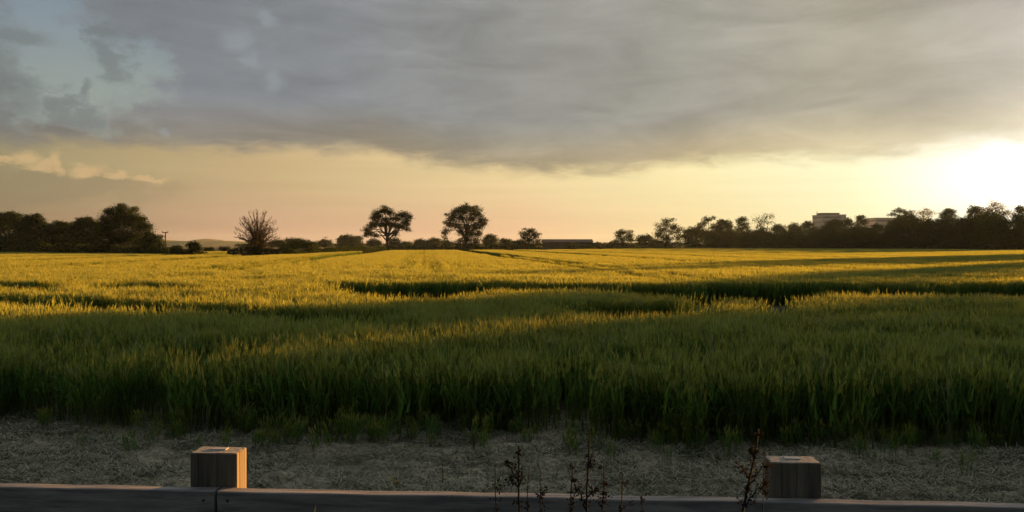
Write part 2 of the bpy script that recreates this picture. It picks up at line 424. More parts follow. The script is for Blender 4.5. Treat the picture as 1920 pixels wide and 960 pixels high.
me.polygons.foreach_set('use_smooth', np.ones(len(q), bool)); me.update(calc_edges=True)
gm = mat('ground'); t, N = nodes(gm)
g = N('ShaderNodeNewGeometry'); sx = N('ShaderNodeSeparateXYZ'); t.links.new(g.outputs['Position'], sx.inputs[0])
n1 = N('ShaderNodeTexNoise'); n1.inputs['Scale'].default_value = 1.1; n1.inputs['Detail'].default_value = 8; n1.inputs['Roughness'].default_value = 0.7
n2 = N('ShaderNodeTexNoise'); n2.inputs['Scale'].default_value = 28; n2.inputs['Detail'].default_value = 4; n2.inputs['Roughness'].default_value = 0.7
for n_ in (n1, n2): t.links.new(g.outputs['Position'], n_.inputs['Vector'])
c1 = N('ShaderNodeValToRGB'); e = c1.color_ramp.elements; e[0].position = 0.34; e[1].position = 0.66; e[0].color = (0.06, 0.068, 0.05, 1); e[1].color = (0.26, 0.25, 0.205, 1)
t.links.new(n1.outputs['Fac'], c1.inputs[0])
c2 = N('ShaderNodeValToRGB'); e = c2.color_ramp.elements; e[0].position = 0.36; e[1].position = 0.62; e[0].color = (0.45, 0.45, 0.42, 1); e[1].color = (1.25, 1.22, 1.15, 1)
t.links.new(n2.outputs['Fac'], c2.inputs[0])
mu = N('ShaderNodeMix', data_type='RGBA', blend_type='MULTIPLY'); mu.inputs[0].default_value = 1.0
t.links.new(c1.outputs[0], mu.inputs[6]); t.links.new(c2.outputs[0], mu.inputs[7])
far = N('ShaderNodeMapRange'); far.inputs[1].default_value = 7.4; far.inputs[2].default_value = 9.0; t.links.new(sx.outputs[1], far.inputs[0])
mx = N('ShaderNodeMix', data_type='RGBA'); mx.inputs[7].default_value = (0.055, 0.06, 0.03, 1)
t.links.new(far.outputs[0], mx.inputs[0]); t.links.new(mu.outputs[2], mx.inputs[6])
bs = N('ShaderNodeBsdfPrincipled'); bs.inputs['Roughness'].default_value = 0.95; bs.inputs['Specular IOR Level'].default_value = 0.1
bp = N('ShaderNodeBump'); bp.inputs['Strength'].default_value = 0.7; bp.inputs['Distance'].default_value = 0.02
t.links.new(n2.outputs['Fac'], bp.inputs['Height']); t.links.new(bp.outputs[0], bs.inputs['Normal'])
t.links.new(mx.outputs[2], bs.inputs['Base Color'])
o = N('ShaderNodeOutputMaterial'); t.links.new(bs.outputs[0], o.inputs[0])
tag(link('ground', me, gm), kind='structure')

# hills on the skyline
hx = np.linspace(-1900, 1900, 900); hd = 1500.0
hp = 960 + FP * hx / hd
ht = np.interp(hp, [-900, 250, 300, 330, 360, 388, 412, 440, 520, 700, 1100, 1600, 2300], [456, 450, 449, 450, 451, 446.5, 450, 452, 455, 457, 457, 456, 455])
hz = (HOR - ht) / FP * hd + 0.6 + (fbm(hx * 0.05, hx * 0, 4, 41) - 0.5) * 4.5 + (vnoise(hx * 0.22, hx * 0, 47) - 0.5) * 1.6
mb = MB(); vs = []
prof = [(-160, 0.0, -0.3), (-90, 0.45, 0), (-30, 0.9, 0), (0, 1.0, 0), (60, 0.9, 0), (200, 0.0, -0.3)]
for k in range(len(hx)):
    for (oy, s_, off) in prof: vs.append((hx[k], hd + oy, max(hz[k], 1.0) * s_ + off))
fs = [(k * 6 + j, (k + 1) * 6 + j, (k + 1) * 6 + j + 1, k * 6 + j + 1) for k in range(len(hx) - 1) for j in range(5)]
mb.add(vs, fs); tag(mb.build('hills', M['hill']), kind='structure')

# ------------------------------------------------------------------ air: haze between the near and the far things
mb = MB(); mb.box((0, 1000, 15.5), (4600, 2900, 33.5))
hm = mat('haze'); t, N = nodes(hm)
pv = N('ShaderNodeVolumePrincipled'); pv.inputs['Color'].default_value = (0.62, 0.82, 1.0, 1); pv.inputs['Density'].default_value = 0.00006; pv.inputs['Anisotropy'].default_value = 0.2
o = N('ShaderNodeOutputMaterial'); t.links.new(pv.outputs[0], o.inputs['Volume'])
hz_o = mb.build('haze', hm); tag(hz_o, 'thin golden evening haze lying over the field and far trees', 'haze', kind='stuff')

# ------------------------------------------------------------------ trees
def ell_leaves(rng, c, r, n, leaf, clus, k=10, shell=0.55, even=False):
    """leaf cards in clumps spread through an ellipsoid's volume, more of them near its surface"""
    if even:
        p = rng.random((2 * n + 8, 3)) * 2 - 1; p = p[(p ** 2).sum(1) < 1]; return p * np.array(r) + np.array(c)
    nc = max(3, n // k)
    d = rng.normal(size=(nc, 3)); d /= np.linalg.norm(d, axis=1)[:, None]
    rad = shell + (1 - shell) * rng.random(nc) ** 0.6; rad[rng.random(nc) < 0.3] *= rng.random()
    cc = d * rad[:, None] * np.array(r) * (0.93 + 0.18 * rng.random((nc, 1)))
    p = np.repeat(cc, k, 0) + rng.normal(size=(nc * k, 3)) * clus * np.array([1, 1, 0.6])
    return p + np.array(c)
def cards(rng, P, leaf):
    n = len(P); a = rng.normal(size=(n, 3)); a /= np.linalg.norm(a, axis=1)[:, None]
    b = rng.normal(size=(n, 3)); b -= a * (a * b).sum(1)[:, None]; b /= np.linalg.norm(b, axis=1)[:, None]
    s = leaf * (0.6 + 0.8 * rng.random((n, 1))); a = a * s * 0.5; b = b * s * 0.36
    return np.stack([P - a, P + b * 1.0, P + a, P - b], 1).reshape(-1, 3)
BEAM = [(np.array((-0.925, 2.60, 1.24)), 0.85), (np.array((0.61, 2.02, 1.29)), 0.35)]   # gaps in the foliage that let the low sun through
SUNV = np.array(SUN)
def gapped(P, org):
    Pw = P + np.array(org)
    k = np.ones(len(P), bool)
    for b, r in BEAM:
        dlt = Pw - b; tt = dlt @ SUNV; k &= ~((tt > 0) & (np.linalg.norm(dlt - tt[:, None] * SUNV, axis=1) < r))
    return P[k]
def grow_tree(name, label, org, blobs, leaf, cover=3.2, m='leaf', trunk_r=None, seed=0, group=None, cat='tree', limbs=True, clus=None, cut=False, trunk_top=None, shell=0.55):
    """blobs: (x, y, z, rx, ry, rz) relative to the base"""
    rng = np.random.default_rng(seed); rd = random.Random(seed)
    root = empty(name, org, label, cat, group)
    P = []
    for bl_ in blobs:
        x, y, z, a, b, c = bl_[:6]
        n = int((cover if len(bl_) < 7 else bl_[6]) * math.pi * a * c / (leaf * leaf * 0.36)) + 12
        P.append(ell_leaves(rng, (x, y, z), (a, b, c), n, leaf, clus or max(leaf * 1.3, 0.10 * (a + c)), shell=shell, even=len(bl_) > 7))
    P = np.concatenate(P); P = P[P[:, 2] > 0.03]
    if cut: P = gapped(P, org)
    link('crown', quads_mesh('crown', cards(rng, P, leaf), len(P)), M[m], root)
    top = max(b[2] for b in blobs); tr = trunk_r or max(0.12, 0.022 * (top + 2))
    tt = trunk_top or top * 0.55
    mb = MB(); lean = rd.uniform(-.04, .04)
    pts = [(lean * tt * s * s + rd.uniform(-.3, .3) * tr, rd.uniform(-.3, .3) * tr, tt * s) for s in (0, .08, .25, .5, .75, 1)]
    pts[0] = (0, 0, -0.1)
    mb.tube(pts, [tr * q for q in (1.7, 1.2, 1.0, .9, .8, .6)], 7)
    if limbs:
        for (x, y, z, a, b, c, *_c) in [q for q in blobs if q[3] > .3 * max(w_[3] for w_ in blobs)]:
            s0 = rd.uniform(.45, 1.0); p0 = Vector((lean * tt * s0 * s0, 0, tt * s0)); p1 = Vector((x, y, z))
            if p1.z < p0.z * 0.8: continue
            pm = p0.lerp(p1, .5) + Vector((rd.uniform(-.1, .1), rd.uniform(-.1, .1), rd.uniform(-.05, .2))) * (p1 - p0).length
            mb.tube([p0, pm, p1], [tr * .45, tr * .28, tr * .08], 5)
            for k in range(3):
                p2 = p1 + Vector((rd.uniform(-1, 1) * a, rd.uniform(-1, 1) * b, rd.uniform(-.3, .9) * c)) * .8
                mb.tube([pm.lerp(p1, .6), (pm.lerp(p1, .6) + p2) / 2 + Vector((0, 0, .1 * c)), p2], [tr * .22, tr * .12, tr * .04], 4)
    mb.build('trunk', M['bark'], root)
    return root
def ptree(name, label, px, d, pb, seed, group=None, leaf=None, cat='tree', depth=0.85, dj=0.35, sat=2, **k):
    """pb: outline lobes (px, py, rx, ry) as seen in the photograph, given real size and depth at distance d"""
    rd = random.Random(seed * 7 + 1); X = at(px, d); s_ = d / FP; bl = []
    for (bx, by, rx, ry) in pb:
        a = rx * s_; bl.append((at(bx, d) - X, rd.uniform(-1, 1) * dj * a, zz(by, d), a, a * depth, ry * s_))
    if sat:                # small sprays standing out of the lobes break up the outline
        for (x, y, z, a, b, c) in list(bl):
            for q_ in range(sat):
                an = rd.uniform(-.5, 3.64); f_ = rd.uniform(.85, 1.12); w_ = rd.uniform(.16, .34)
                bl.append((x + math.cos(an) * a * f_, y + rd.uniform(-.7, .7) * b, z + math.sin(an) * c * f_, a * w_, b * w_, max(c, a * .6) * w_))
    return grow_tree(name, label, (X, d, 0), bl, leaf or max(0.13, d * 0.00115), seed=seed, group=group, cat=cat, **k)
def lobes(cx, top, w, bot, seed, n=7, lo=0.55):
    """an uneven round crown: a core and lobes round it, in photo pixels"""
    rd = random.Random(seed); hh = bot - top; out = [(cx, top + hh * .56, w * .72, hh * .42)]
    for k in range(n):
        a = math.pi * (k + .5 + rd.uniform(-.35, .35)) / n; rr = w * rd.uniform(.3, .48)
        out.append((cx + math.cos(a) * (w - rr * .9), top + hh * .52 - math.sin(a) * (hh * .52 - rr * .8) , rr, rr * rd.uniform(.7, .95)))
    for q in (-.6, .0, .6): out.append((cx + q * w, bot - hh * .2, w * .45, hh * .24))
    return out

GL = 'dark trees of the wood at the left field edge'
def dl(px): return float(np.interp(px, [a for a, b in F_EDGE], [b for a, b in F_EDGE])) + 3
LEFT = [(-55, 404, 40, 'dark tree at the far left end of the wood, cut off by the photo edge'),
        (16, 399, 36, 'dark broad tree at the left photo edge, tallest of its end of the wood'),
        (62, 402, 28, 'dark rounded tree between the edge tree and the low dip of the wood'),
        (112, 415, 30, 'low dark tree in the dip left of the twin topped wood trees'),
        (160, 408, 28, 'dark tree touching the left flank of the great dome shaped tree')]
for k, (cx, top, w, lab) in enumerate(LEFT):
    d = dl(cx) + 5 + (k % 2) * 3
    ptree('broadleaf_tree', lab, cx, d, lobes(cx, top, w * 1.12, 472, 100 + k, 12), 100 + k, GL, m='dark_leaf', cover=3.6)
ptree('broadleaf_tree', 'great dome shaped dark tree, tallest of the left wood', 228, dl(228) + 4,
      [(226, 408, 30, 20), (206, 414, 22, 16), (248, 410, 22, 15), (228, 396, 24, 10), (264, 424, 18, 13), (276, 426, 8, 8), (200, 425, 18, 14), (232, 430, 46, 22), (215, 450, 40, 22), (255, 448, 30, 22), (190, 448, 22, 24)], 120, GL, m='dark_leaf', cover=3.4)
ptree('broadleaf_tree', 'low dark tree sloping down at the right end of the left wood', 285, dl(285) + 3,
      [(278, 446, 14, 12), (290, 452, 14, 13), (302, 461, 9, 9), (270, 458, 24, 14), (290, 466, 18, 8)], 121, GL, m='dark_leaf', cover=3.6)

def hedge(label, pts, seed, m='dark_leaf', thick=1.6, name='hedge', leaf=None, group=None, dens=7.0):
    """pts: (px, distance, top row); a ragged hedge along a line on the ground"""
    rng = np.random.default_rng(seed); P = []
    for (p0, p1) in zip(pts[:-1], pts[1:]):
        a = np.array((at(p0[0], p0[1]), p0[1])); b = np.array((at(p1[0], p1[1]), p1[1])); L = np.linalg.norm(b - a)
        h0, h1 = zz(p0[2], p0[1]), zz(p1[2], p1[1]); lf = leaf or max(.13, p0[1] * .0012)
        n = int(dens * L * max(h0, h1) / (lf * lf * .36) * 0.55) + 60
        s_ = rng.random(n); hh = (h0 + (h1 - h0) * s_)
        xy = a + (b - a) * s_[:, None]
        hh = hh * (0.78 + 0.42 * fbm(xy[:, 0] * .8, xy[:, 1] * .35, 3, seed))
        q = rng.random(n) ** .7; ang = rng.random(n) * 2 * math.pi
        z = hh * q * (0.9 + .1 * rng.random(n)); off = np.cos(ang) * thick * (1 - q * .5) * np.sqrt(rng.random(n))
        dn = (b - a) / L; P.append(np.stack([xy[:, 0] - dn[1] * off, xy[:, 1] + dn[0] * off, np.maximum(z, .05)], 1))
    P = np.concatenate(P); org = np.array((at(pts[0][0], pts[0][1]), pts[0][1], 0)); lf = leaf or max(.13, pts[0][1] * .0012)
    return tag(link(name, quads_mesh(name, cards(rng, P - org, lf), len(P)), M[m], loc=org), label, name, group)
hedge('dark hedge bank along the foot of the left wood', [(-120, dl(-120) + 1, 455), (0, dl(0) + 1, 456), (150, dl(150) + 1, 458), (310, dl(300) + 1, 466), (378, dl(370), 471)], 1)
def bush(label, cx, top, w, d, seed, m='dark_leaf', bot=None, name='bush', **k):
    return ptree(name, label, cx, d, lobes(cx, top, w, bot or (HOR + FP * 0.9 / d), seed, 5), seed, 'bushes along the field edge', m=m, cat='bush', limbs=False, cover=k.pop('cover', 3.4), trunk_r=.06, **k)
bush('small low bush right of the utility pole and the left wood', 332, 461, 12, 102, 131)
bush('dark pointed bush beside the pale gap in the hedge', 363, 453, 13, 99, 132)
bush('tiny far bush in the pale gap, just right of the pointed bush', 392, 466, 9, 170, 133)
bush('tiny far bush in the pale gap, just left of the hedge with the bare tree', 420, 465, 9, 175, 134)

# bare tree with an ivy clad foot
def bare_tree(px, d, top, seed):
    rd = random.Random(seed); rng = np.random.default_rng(seed)
    root = empty('bare_tree', (at(px, d), d, 0), 'nearly leafless tree with a fan of bare twigs above a dark hedge', 'tree')
    mb = MB(); tips = []; s_ = d / FP
    C0 = Vector((0, 0, 3.1)); RX, RY, RZ = 2.55, 2.0, 2.75
    for k in range(170):            # limbs fan out to points spread through a rounded crown
        while True:
            v = Vector((rd.uniform(-1, 1), rd.uniform(-1, 1), rd.uniform(-.75, 1)))
            if .3 < v.length < 1: break
        e = C0 + Vector((v.x * RX, v.y * RY, v.z * RZ)); b = Vector((rd.uniform(-.3, .3), rd.uniform(-.2, .2), rd.uniform(.7, 1.6)))
        big_ = k < 14; c1 = b.lerp(e, .45) + Vector((-.12 * e.x, -.12 * e.y, .45 + rd.uniform(-.1, .2)))
        pts = [b * (1 - t_) ** 2 + c1 * 2 * t_ * (1 - t_) + e * t_ * t_ + Vector((rd.uniform(-.05, .05), rd.uniform(-.05, .05), rd.uniform(-.05, .05))) * (t_ > 0) for t_ in np.linspace(0, 1, 8)]
        r0 = .075 if big_ else .034
        mb.tube(pts, [r0 * (1 - .11 * i) for i in range(8)], 5 if big_ else 3); tips.extend(pts[4:])
        for i in range(3, 8):
            for q_ in range(2 if i < 7 else 3):
                out = (pts[i] - Vector((0, 0, 1.6))).normalized() + Vector((rd.uniform(-1, 1), rd.uniform(-1, 1), rd.uniform(-.6, 1))) * .75
                L = rd.uniform(.25, .6); t1 = pts[i] + out.normalized() * L * .5; t2 = t1 + (out.normalized() + Vector((rd.uniform(-.4, .4), rd.uniform(-.4, .4), rd.uniform(-.1, .4)))).normalized() * L * .5
                mb.tube([pts[i], t1, t2], [.019, .015, .009], 3); tips.extend((t1, t2))
    mb.tube([(0, 0, -.1), (0.03, 0, .6), (0, 0, 1.2)], [.3, .25, .2], 8)
    mb.build('trunk', M['twig'], root)
    T = np.array(tips); T = T[rng.random(len(T)) < .85]; T = T + rng.normal(size=T.shape) * .07
    link('crown', quads_mesh('crown', cards(rng, T, .095), len(T)), M['bare_leaf'], root)
    P = np.concatenate([ell_leaves(rng, c, r, n, .13, .12) for c, r, n in (((.1, 0, 1.7), (.55, .5, .9), 900), ((-.6, 0, 1.3), (.9, .6, .6), 900), ((.5, 0, 1.2), (.8, .6, .5), 800), ((.15, 0, 2.5), (.32, .3, .7), 400))])
    link('ivy', quads_mesh('ivy', cards(rng, P, .13), len(P)), M['dark_leaf'], root)
bare_tree(483, 96, 395, 61)
hedge('thick dark hedge under the bare tree, right of the pale gap', [(428, 94, 467), (450, 95, 463), (500, 96, 464), (545, 97.5, 465), (556, 98, 470)], 2, thick=1.2)
ptree('bush', 'broad dark hump of a bush in the hedge right of the bare tree', 560, 112, [(548, 460, 18, 8), (565, 461, 22, 9), (582, 465, 16, 7), (535, 466, 12, 6)], 141, 'bushes along the field edge', m='dark_leaf', cat='bush', limbs=False, trunk_r=.06)
hedge('long low dark hedge running back from the bare tree to the spreading oak', [(540, 104, 468), (600, 120, 465), (640, 137, 463), (690, 160, 463), (722, 180, 463)], 3, thick=1.3)
hedge('low dark hedge between the two lone field trees', [(724, 181, 462), (780, 186, 462), (840, 192, 462), (872, 196, 462)], 4, thick=1.3)
hedge('low dark hedge right of the second lone tree', [(876, 196, 462), (930, 200, 460), (970, 203, 460), (1015, 206, 462)], 5, thick=1.3)

# the two lone trees
ptree('oak_tree', 'lone spreading oak with a clear trunk and a notch in its crown', 726, 186,
      [(722, 394, 13, 7), (708, 401, 11, 8), (730, 399, 9, 7), (757, 402, 13, 8), (768, 408, 5, 6), (703, 411, 9, 8), (722, 412, 14, 6), (745, 411, 14, 7), (762, 418, 8, 9), (715, 421, 16, 6), (735, 422, 16, 6),
       (697, 423, 10, 8), (689, 431, 7, 6), (752, 426, 14, 6), (763, 430, 6, 4), (694, 438, 9, 5), (704, 442, 8, 4), (686, 441, 4, 4), (743, 436, 6, 5), (740, 441, 4, 3)], 151, 'lone trees on the field boundary', cover=4.2, m='dark_leaf', clus=.32, trunk_r=.42, trunk_top=4.6, shell=.1, dj=.5)
ptree('oak_tree', 'lone tall rounded tree with drooping left skirt and ivy clad trunk', 873, 198,
      [(872, 390, 16, 7), (860, 396, 14, 9), (884, 394, 14, 9), (896, 402, 10, 10), (848, 406, 11, 11), (866, 408, 16, 9), (885, 410, 14, 9), (903, 414, 8, 9), (843, 420, 9, 12), (858, 422, 12, 9), (876, 424, 14, 9), (893, 424, 12, 9),
       (836, 434, 5, 9), (908, 419, 5, 7), (866, 436, 9, 8), (884, 438, 13, 9), (897, 436, 6, 9), (834, 446, 4, 7), (876, 450, 14, 10), (862, 456, 9, 8), (893, 452, 8, 10), (888, 462, 12, 6), (870, 464, 14, 5)], 152, 'lone trees on the field boundary', cover=3.6, m='dark_leaf', clus=.35, trunk_r=.45, trunk_top=5.0, shell=.1, dj=.5)

GM_ = 'small hazy trees far behind the field hedge'
MID = [(520, 450, 15, 300, 'hazy low tree right beside the bare tree'), (552, 447, 20, 330, 'hazy tree behind the dark hump of hedge bush'), (584, 454, 13, 380, 'faint small tree between the hump bush and the far pole'),
       (610, 449, 13, 370, 'hazy tree in front of the far utility pole'), (656, 441, 24, 310, 'large hazy dome shaped tree left of the spreading oak'), (701, 449, 13, 330, 'hazy tree under the left branches of the spreading oak'),
       (739, 447, 13, 330, 'hazy tree just right of the spreading oak trunk'), (762, 454, 11, 390, 'lowest hazy tree midway between oak and its right neighbours'), (788, 449, 13, 340, 'hazy tree midway between the two lone trees'),
       (814, 446, 13, 340, 'hazy flat topped tree left of the tall rounded tree'), (838, 452, 12, 350, 'hazy tree under the drooping skirt of the tall rounded tree'), (920, 440, 15, 290, 'hazy egg shaped tree right of the tall rounded tree'),
       (948, 447, 11, 310, 'smaller hazy tree right of the egg shaped one'), (970, 452, 10, 300, 'low hazy tree touching the dark tree beside the barn'),
       (1119, 455, 8, 380, 'tiny hazy tree at the right end of the barn'), (1137, 457, 9, 390, 'tiny hazy tree between barn and layered tree'), (1208, 440, 16, 350, 'hazy round tree between the two layered trees'), (1230, 449, 12, 340, 'hazy low tree hidden left of the tall layered tree')]
for k, (cx, top, w, d, lab) in enumerate(MID):
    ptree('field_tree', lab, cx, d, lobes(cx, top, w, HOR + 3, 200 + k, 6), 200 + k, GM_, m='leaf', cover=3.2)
ptree('field_tree', 'dark irregular tree at the left end of the barn', 992, 214, [(994, 434, 12, 7), (985, 442, 13, 8), (1001, 440, 10, 8), (992, 450, 18, 10), (1008, 456, 9, 7), (976, 458, 12, 6), (992, 463, 24, 6)], 221, m='dark_leaf', cover=3.0, shell=.4)
ptree('field_tree', 'layered hazy tree with a flat cap right of the barn', 1168, 290, [(1168, 436, 15, 5), (1160, 442, 8, 6), (1181, 443, 8, 7), (1166, 449, 14, 5), (1185, 450, 4, 5), (1168, 459, 20, 7), (1150, 459, 10, 6)], 222, m='leaf', cover=3.8, shell=.2)
ptree('field_tree', 'tall layered tree with see through crown left of the right wood', 1250, 285, [(1250, 414, 11, 5), (1247, 422, 14, 5), (1240, 430, 10, 7), (1262, 428, 10, 6), (1272, 433, 9, 7), (1234, 440, 10, 8), (1258, 436, 9, 4), (1272, 447, 6, 8), (1248, 448, 14, 10), (1268, 457, 6, 6), (1248, 461, 14, 6)], 223, m='leaf', cover=3.0, shell=.2, clus=.6)

# barn
bd = 330.0; bx0, bx1 = at(1017, bd), at(1113, bd); bz = zz(449, bd); by0, by1 = bd, bd + 12; er = bz - 1.1
barn = empty('barn', ((bx0 + bx1) / 2, bd + 6, 0), 'long low brown barn with a straight ridge right of the dark tree', 'barn'); bw = (bx1 - bx0)
mb = MB(); hw_ = bw / 2 - .3
mb.add([(-hw_, -5.6, -.1), (hw_, -5.6, -.1), (hw_, 5.6, -.1), (-hw_, 5.6, -.1), (-hw_, -5.6, er), (hw_, -5.6, er), (hw_, 5.6, er), (-hw_, 5.6, er), (-hw_, 0, bz - .12), (hw_, 0, bz - .12)],
       [(0, 1, 5, 4), (2, 3, 7, 6), (1, 2, 6, 9, 5), (3, 0, 4, 8, 7)]); mb.build('wall', M['barn_wall'], barn)
mb = MB(); hw_ = bw / 2
for sg in (-1, 1):
    mb.add([(-hw_, sg * 6.1, er - .08), (hw_, sg * 6.1, er - .08), (hw_, 0, bz), (-hw_, 0, bz), (-hw_, sg * 6.1, er + .06), (hw_, sg * 6.1, er + .06), (hw_, 0, bz + .14), (-hw_, 0, bz + .14)],
           [(0, 1, 2, 3), (4, 5, 6, 7), (0, 1, 5, 4), (1, 2, 6, 5), (0, 3, 7, 4)])
mb.build('roof', M['barn_roof'], barn)
bush('low dark bush row in front of the right half of the barn', 1088, 462, 30, 240, 135, bot=466)
hedge('thin far hedge below the hazy trees right of the barn', [(1120, 262, 464), (1200, 300, 463), (1280, 326, 463)], 6, thick=1.5, m='leaf')

# offices behind the right wood
def block(label, px0, px1, top, d, plant, mast=None, storeys=7):
    x0, x1, zt = at(px0, d), at(px1, d), zz(top, d); w = x1 - x0; root = empty('office_block', ((x0 + x1) / 2, d + 9, 0), label, 'building')
    mb = MB(); mb.box((0, 0, zt / 2), (w, 18, zt)); mb.build('wall', M['concrete'], root)
    mb = MB(); mb.box((0, 0, zt + .26), (w + .5, 18.5, .5)); mb.build('parapet', M['concrete'], root)
    fl = zt / storeys
    for k in range(storeys):
        mb = MB(); mb.box((-w * .08, -9.03, fl * (k + .55)), (w * .74, .1, fl * .38)); mb.build('window', M['glass'], root)
        mb = MB(); mb.box((-w / 2 - .03, 0, fl * (k + .55)), (.1, 15, fl * .38)); mb.build('window', M['glass'], root)
    if plant:
        a, b, t_ = at(plant[0], d + 9), at(plant[1], d + 9), zz(plant[2], d + 9)
        mb = MB(); mb.box(((a + b) / 2 - (x0 + x1) / 2, 1, (zt + .5 + t_) / 2), (b - a, 10, t_ - zt - .5)); mb.build('roof_plant_room', M['barn_wall'], root)
        mb = MB(); mb.box(((a + b) / 2 - (x0 + x1) / 2, 1, t_ + .2), (b - a + 1.2, 11, .35)); mb.build('roof_plant_lid', M['concrete'], root)
    if mast:
        mx_ = at(mast[0], d + 9) - (x0 + x1) / 2; mb = MB(); mb.tube([(mx_, 0, zt), (mx_, 0, zz(mast[1], d))], [.25, .12], 6); mb.tube([(mx_ - .6, 0, zz(mast[1] + 3, d)), (mx_ + .6, 0, zz(mast[1] + 3, d))], .12, 5); mb.build('mast', M['nail'], root)
block('pale office block with roof plant room and mast above the right wood', 1541, 1586, 403.5, 560, (1537, 1569, 400.5), (1532, 394))
block('lower pale flat roofed block mostly hidden by the right wood', 1641, 1684, 409.5, 580, None, None, 6)

# right wood
def dr(px): return float(np.interp(px, [1280, 1920, 2100], [322, 210, 185]))
GR = 'trees of the wood along the right field edge'
RIGHT = [  # cx, top, half width, extra distance, material, cover, label
 (1303, 426, 25, 22, 'leaf', 3.2, 'pale hazy rounded tree at the left end of the right wood'),
 (1357, 411, 19, 14, 'leaf', 3.5, 'broad hazy tree beside the flat capped pine'),
 (1391, 406, 13, 18, 'leaf', 3.5, 'narrow tall hazy tree left of the sparse twiggy tree'),
 (1460, 421, 17, 14, 'leaf', 3.0, 'low rounded tree right of the sparse twiggy tree'),
 (1490, 418, 18, 18, 'leaf', 3.0, 'pale low tree left of the office block'),
 (1516, 415, 16, 10, 'leaf', 3.2, 'tree under the left corner of the office block'),
 (1564, 411, 22, 12, 'leaf', 3.3, 'domed tree in front of the office block'),
 (1590, 409, 12, 18, 'leaf', 3.5, 'tree under the right corner of the office block'),
 (1614, 404, 15, 14, 'leaf', 3.5, 'broken topped tree between the two office blocks'),
 (1644, 420, 18, 12, 'leaf', 3.0, 'low tree in front of the lower flat roofed block'),
 (1672, 414, 14, 16, 'leaf', 3.5, 'tree at the right end of the lower flat roofed block'),
 (1778, 390, 21, 14, 'leaf', 3.5, 'wide topped tree right of the pale feathery tree'),
 (1829, 386, 20, 12, 'leaf', 3.0, 'domed tree left of the tallest feathery tree'),
 (1914, 386, 18, 6, 'leaf', 3.5, 'loose crowned tree at the right photo edge'),
 (1965, 384, 28, 6, 'leaf', 3.2, 'dark tree just outside the right photo edge'),
 (1420, 430, 34, 2, 'leaf', 3.6, 'wide low front tree below the sparse twiggy tree'),
 (1484, 434, 34, 1, 'leaf', 3.6, 'wide low front tree left of the office block'),
 (1548, 428, 36, 2, 'leaf', 3.6, 'wide low front tree straight below the office block'),
 (1612, 426, 34, 1, 'leaf', 3.6, 'wide low front tree below the broken topped tree'),
 (1356, 432, 34, 2, 'leaf', 3.6, 'wide low front tree at the left end of the right wood'),
 (1706, 404, 42, 2, 'dark_leaf', 3.6, 'big dark dome in front of the umbrella topped pine'),
 (1762, 412, 36, 1, 'dark_leaf', 3.6, 'dark rounded front tree between the two big domes'),
 (1842, 403, 52, 1, 'dark_leaf', 3.6, 'biggest dark dome of the right wood, below the tallest feathery tree'),
 (1910, 428, 30, 0, 'dark_leaf', 3.4, 'low dark front tree at the right photo edge'),
 (1664, 440, 24, 0, 'dark_leaf', 3.4, 'low front tree left of the big dark dome'),
]
for k, (cx, top, w, ex, mm, cv, lab) in enumerate(RIGHT):
    d = dr(cx) + ex
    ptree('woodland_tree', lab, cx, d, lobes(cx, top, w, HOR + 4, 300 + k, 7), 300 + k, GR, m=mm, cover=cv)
ptree('pine_tree', 'flat capped hazy pine in the right wood left of the broad tree', 1327, 335, [(1327, 412, 13, 4), (1320, 419, 9, 4), (1337, 425, 8, 5), (1312, 426, 8, 5), (1327, 440, 20, 14)], 331, GR, m='leaf', cover=3.6, shell=.2)
ptree('pine_tree', 'umbrella topped pine sticking out above the big dark dome', 1690, 262, [(1686, 395, 12, 4), (1698, 399, 10, 4), (1676, 402, 8, 3), (1708, 404, 7, 4), (1690, 412, 8, 8), (1694, 430, 22, 16)], 332, GR, m='leaf', cover=3.6, shell=.2)
ptree('sparse_tree', 'sparse twiggy tree with two thin tops in the right wood', 1432, 305, [(1420, 412, 9, 5), (1428, 418, 8, 5), (1436, 406, 6, 4), (1446, 408, 5, 4), (1440, 416, 8, 4), (1432, 432, 18, 10)], 333, GR, m='leaf', cover=1.3, shell=.3, clus=.8)
ptree('sparse_tree', 'pale feathery tree right of the umbrella topped pine', 1735, 258, [(1730, 399, 13, 7), (1742, 400, 9, 7), (1732, 410, 14, 8), (1738, 420, 10, 8)], 334, GR, m='pale_leaf', cover=1.2, shell=.2, clus=.5)
ptree('sparse_tree', 'tallest pale feathery tree near the right photo edge', 1868, 236, [(1866, 383, 12, 6), (1874, 390, 12, 7), (1853, 394, 12, 8), (1886, 398, 10, 8), (1842, 398, 9, 6), (1866, 404, 20, 8)], 335, GR, m='pale_leaf', cover=1.25, shell=.2, clus=.5)
hedge('dark undergrowth along the foot of the right wood', [(1285, 318, 458), (1450, 290, 456), (1600, 264, 454), (1760, 236, 453), (1900, 211, 452), (1990, 198, 452)], 7, thick=2.2)
# far wood that reads as one mass
hedge('far low wood reading as one hazy band behind the field hedge', [(440, 620, 457), (700, 640, 456.5), (1000, 640, 457), (1300, 600, 455)], 8, thick=6, m='leaf', name='woodland', leaf=.9)['kind'] = 'stuff'

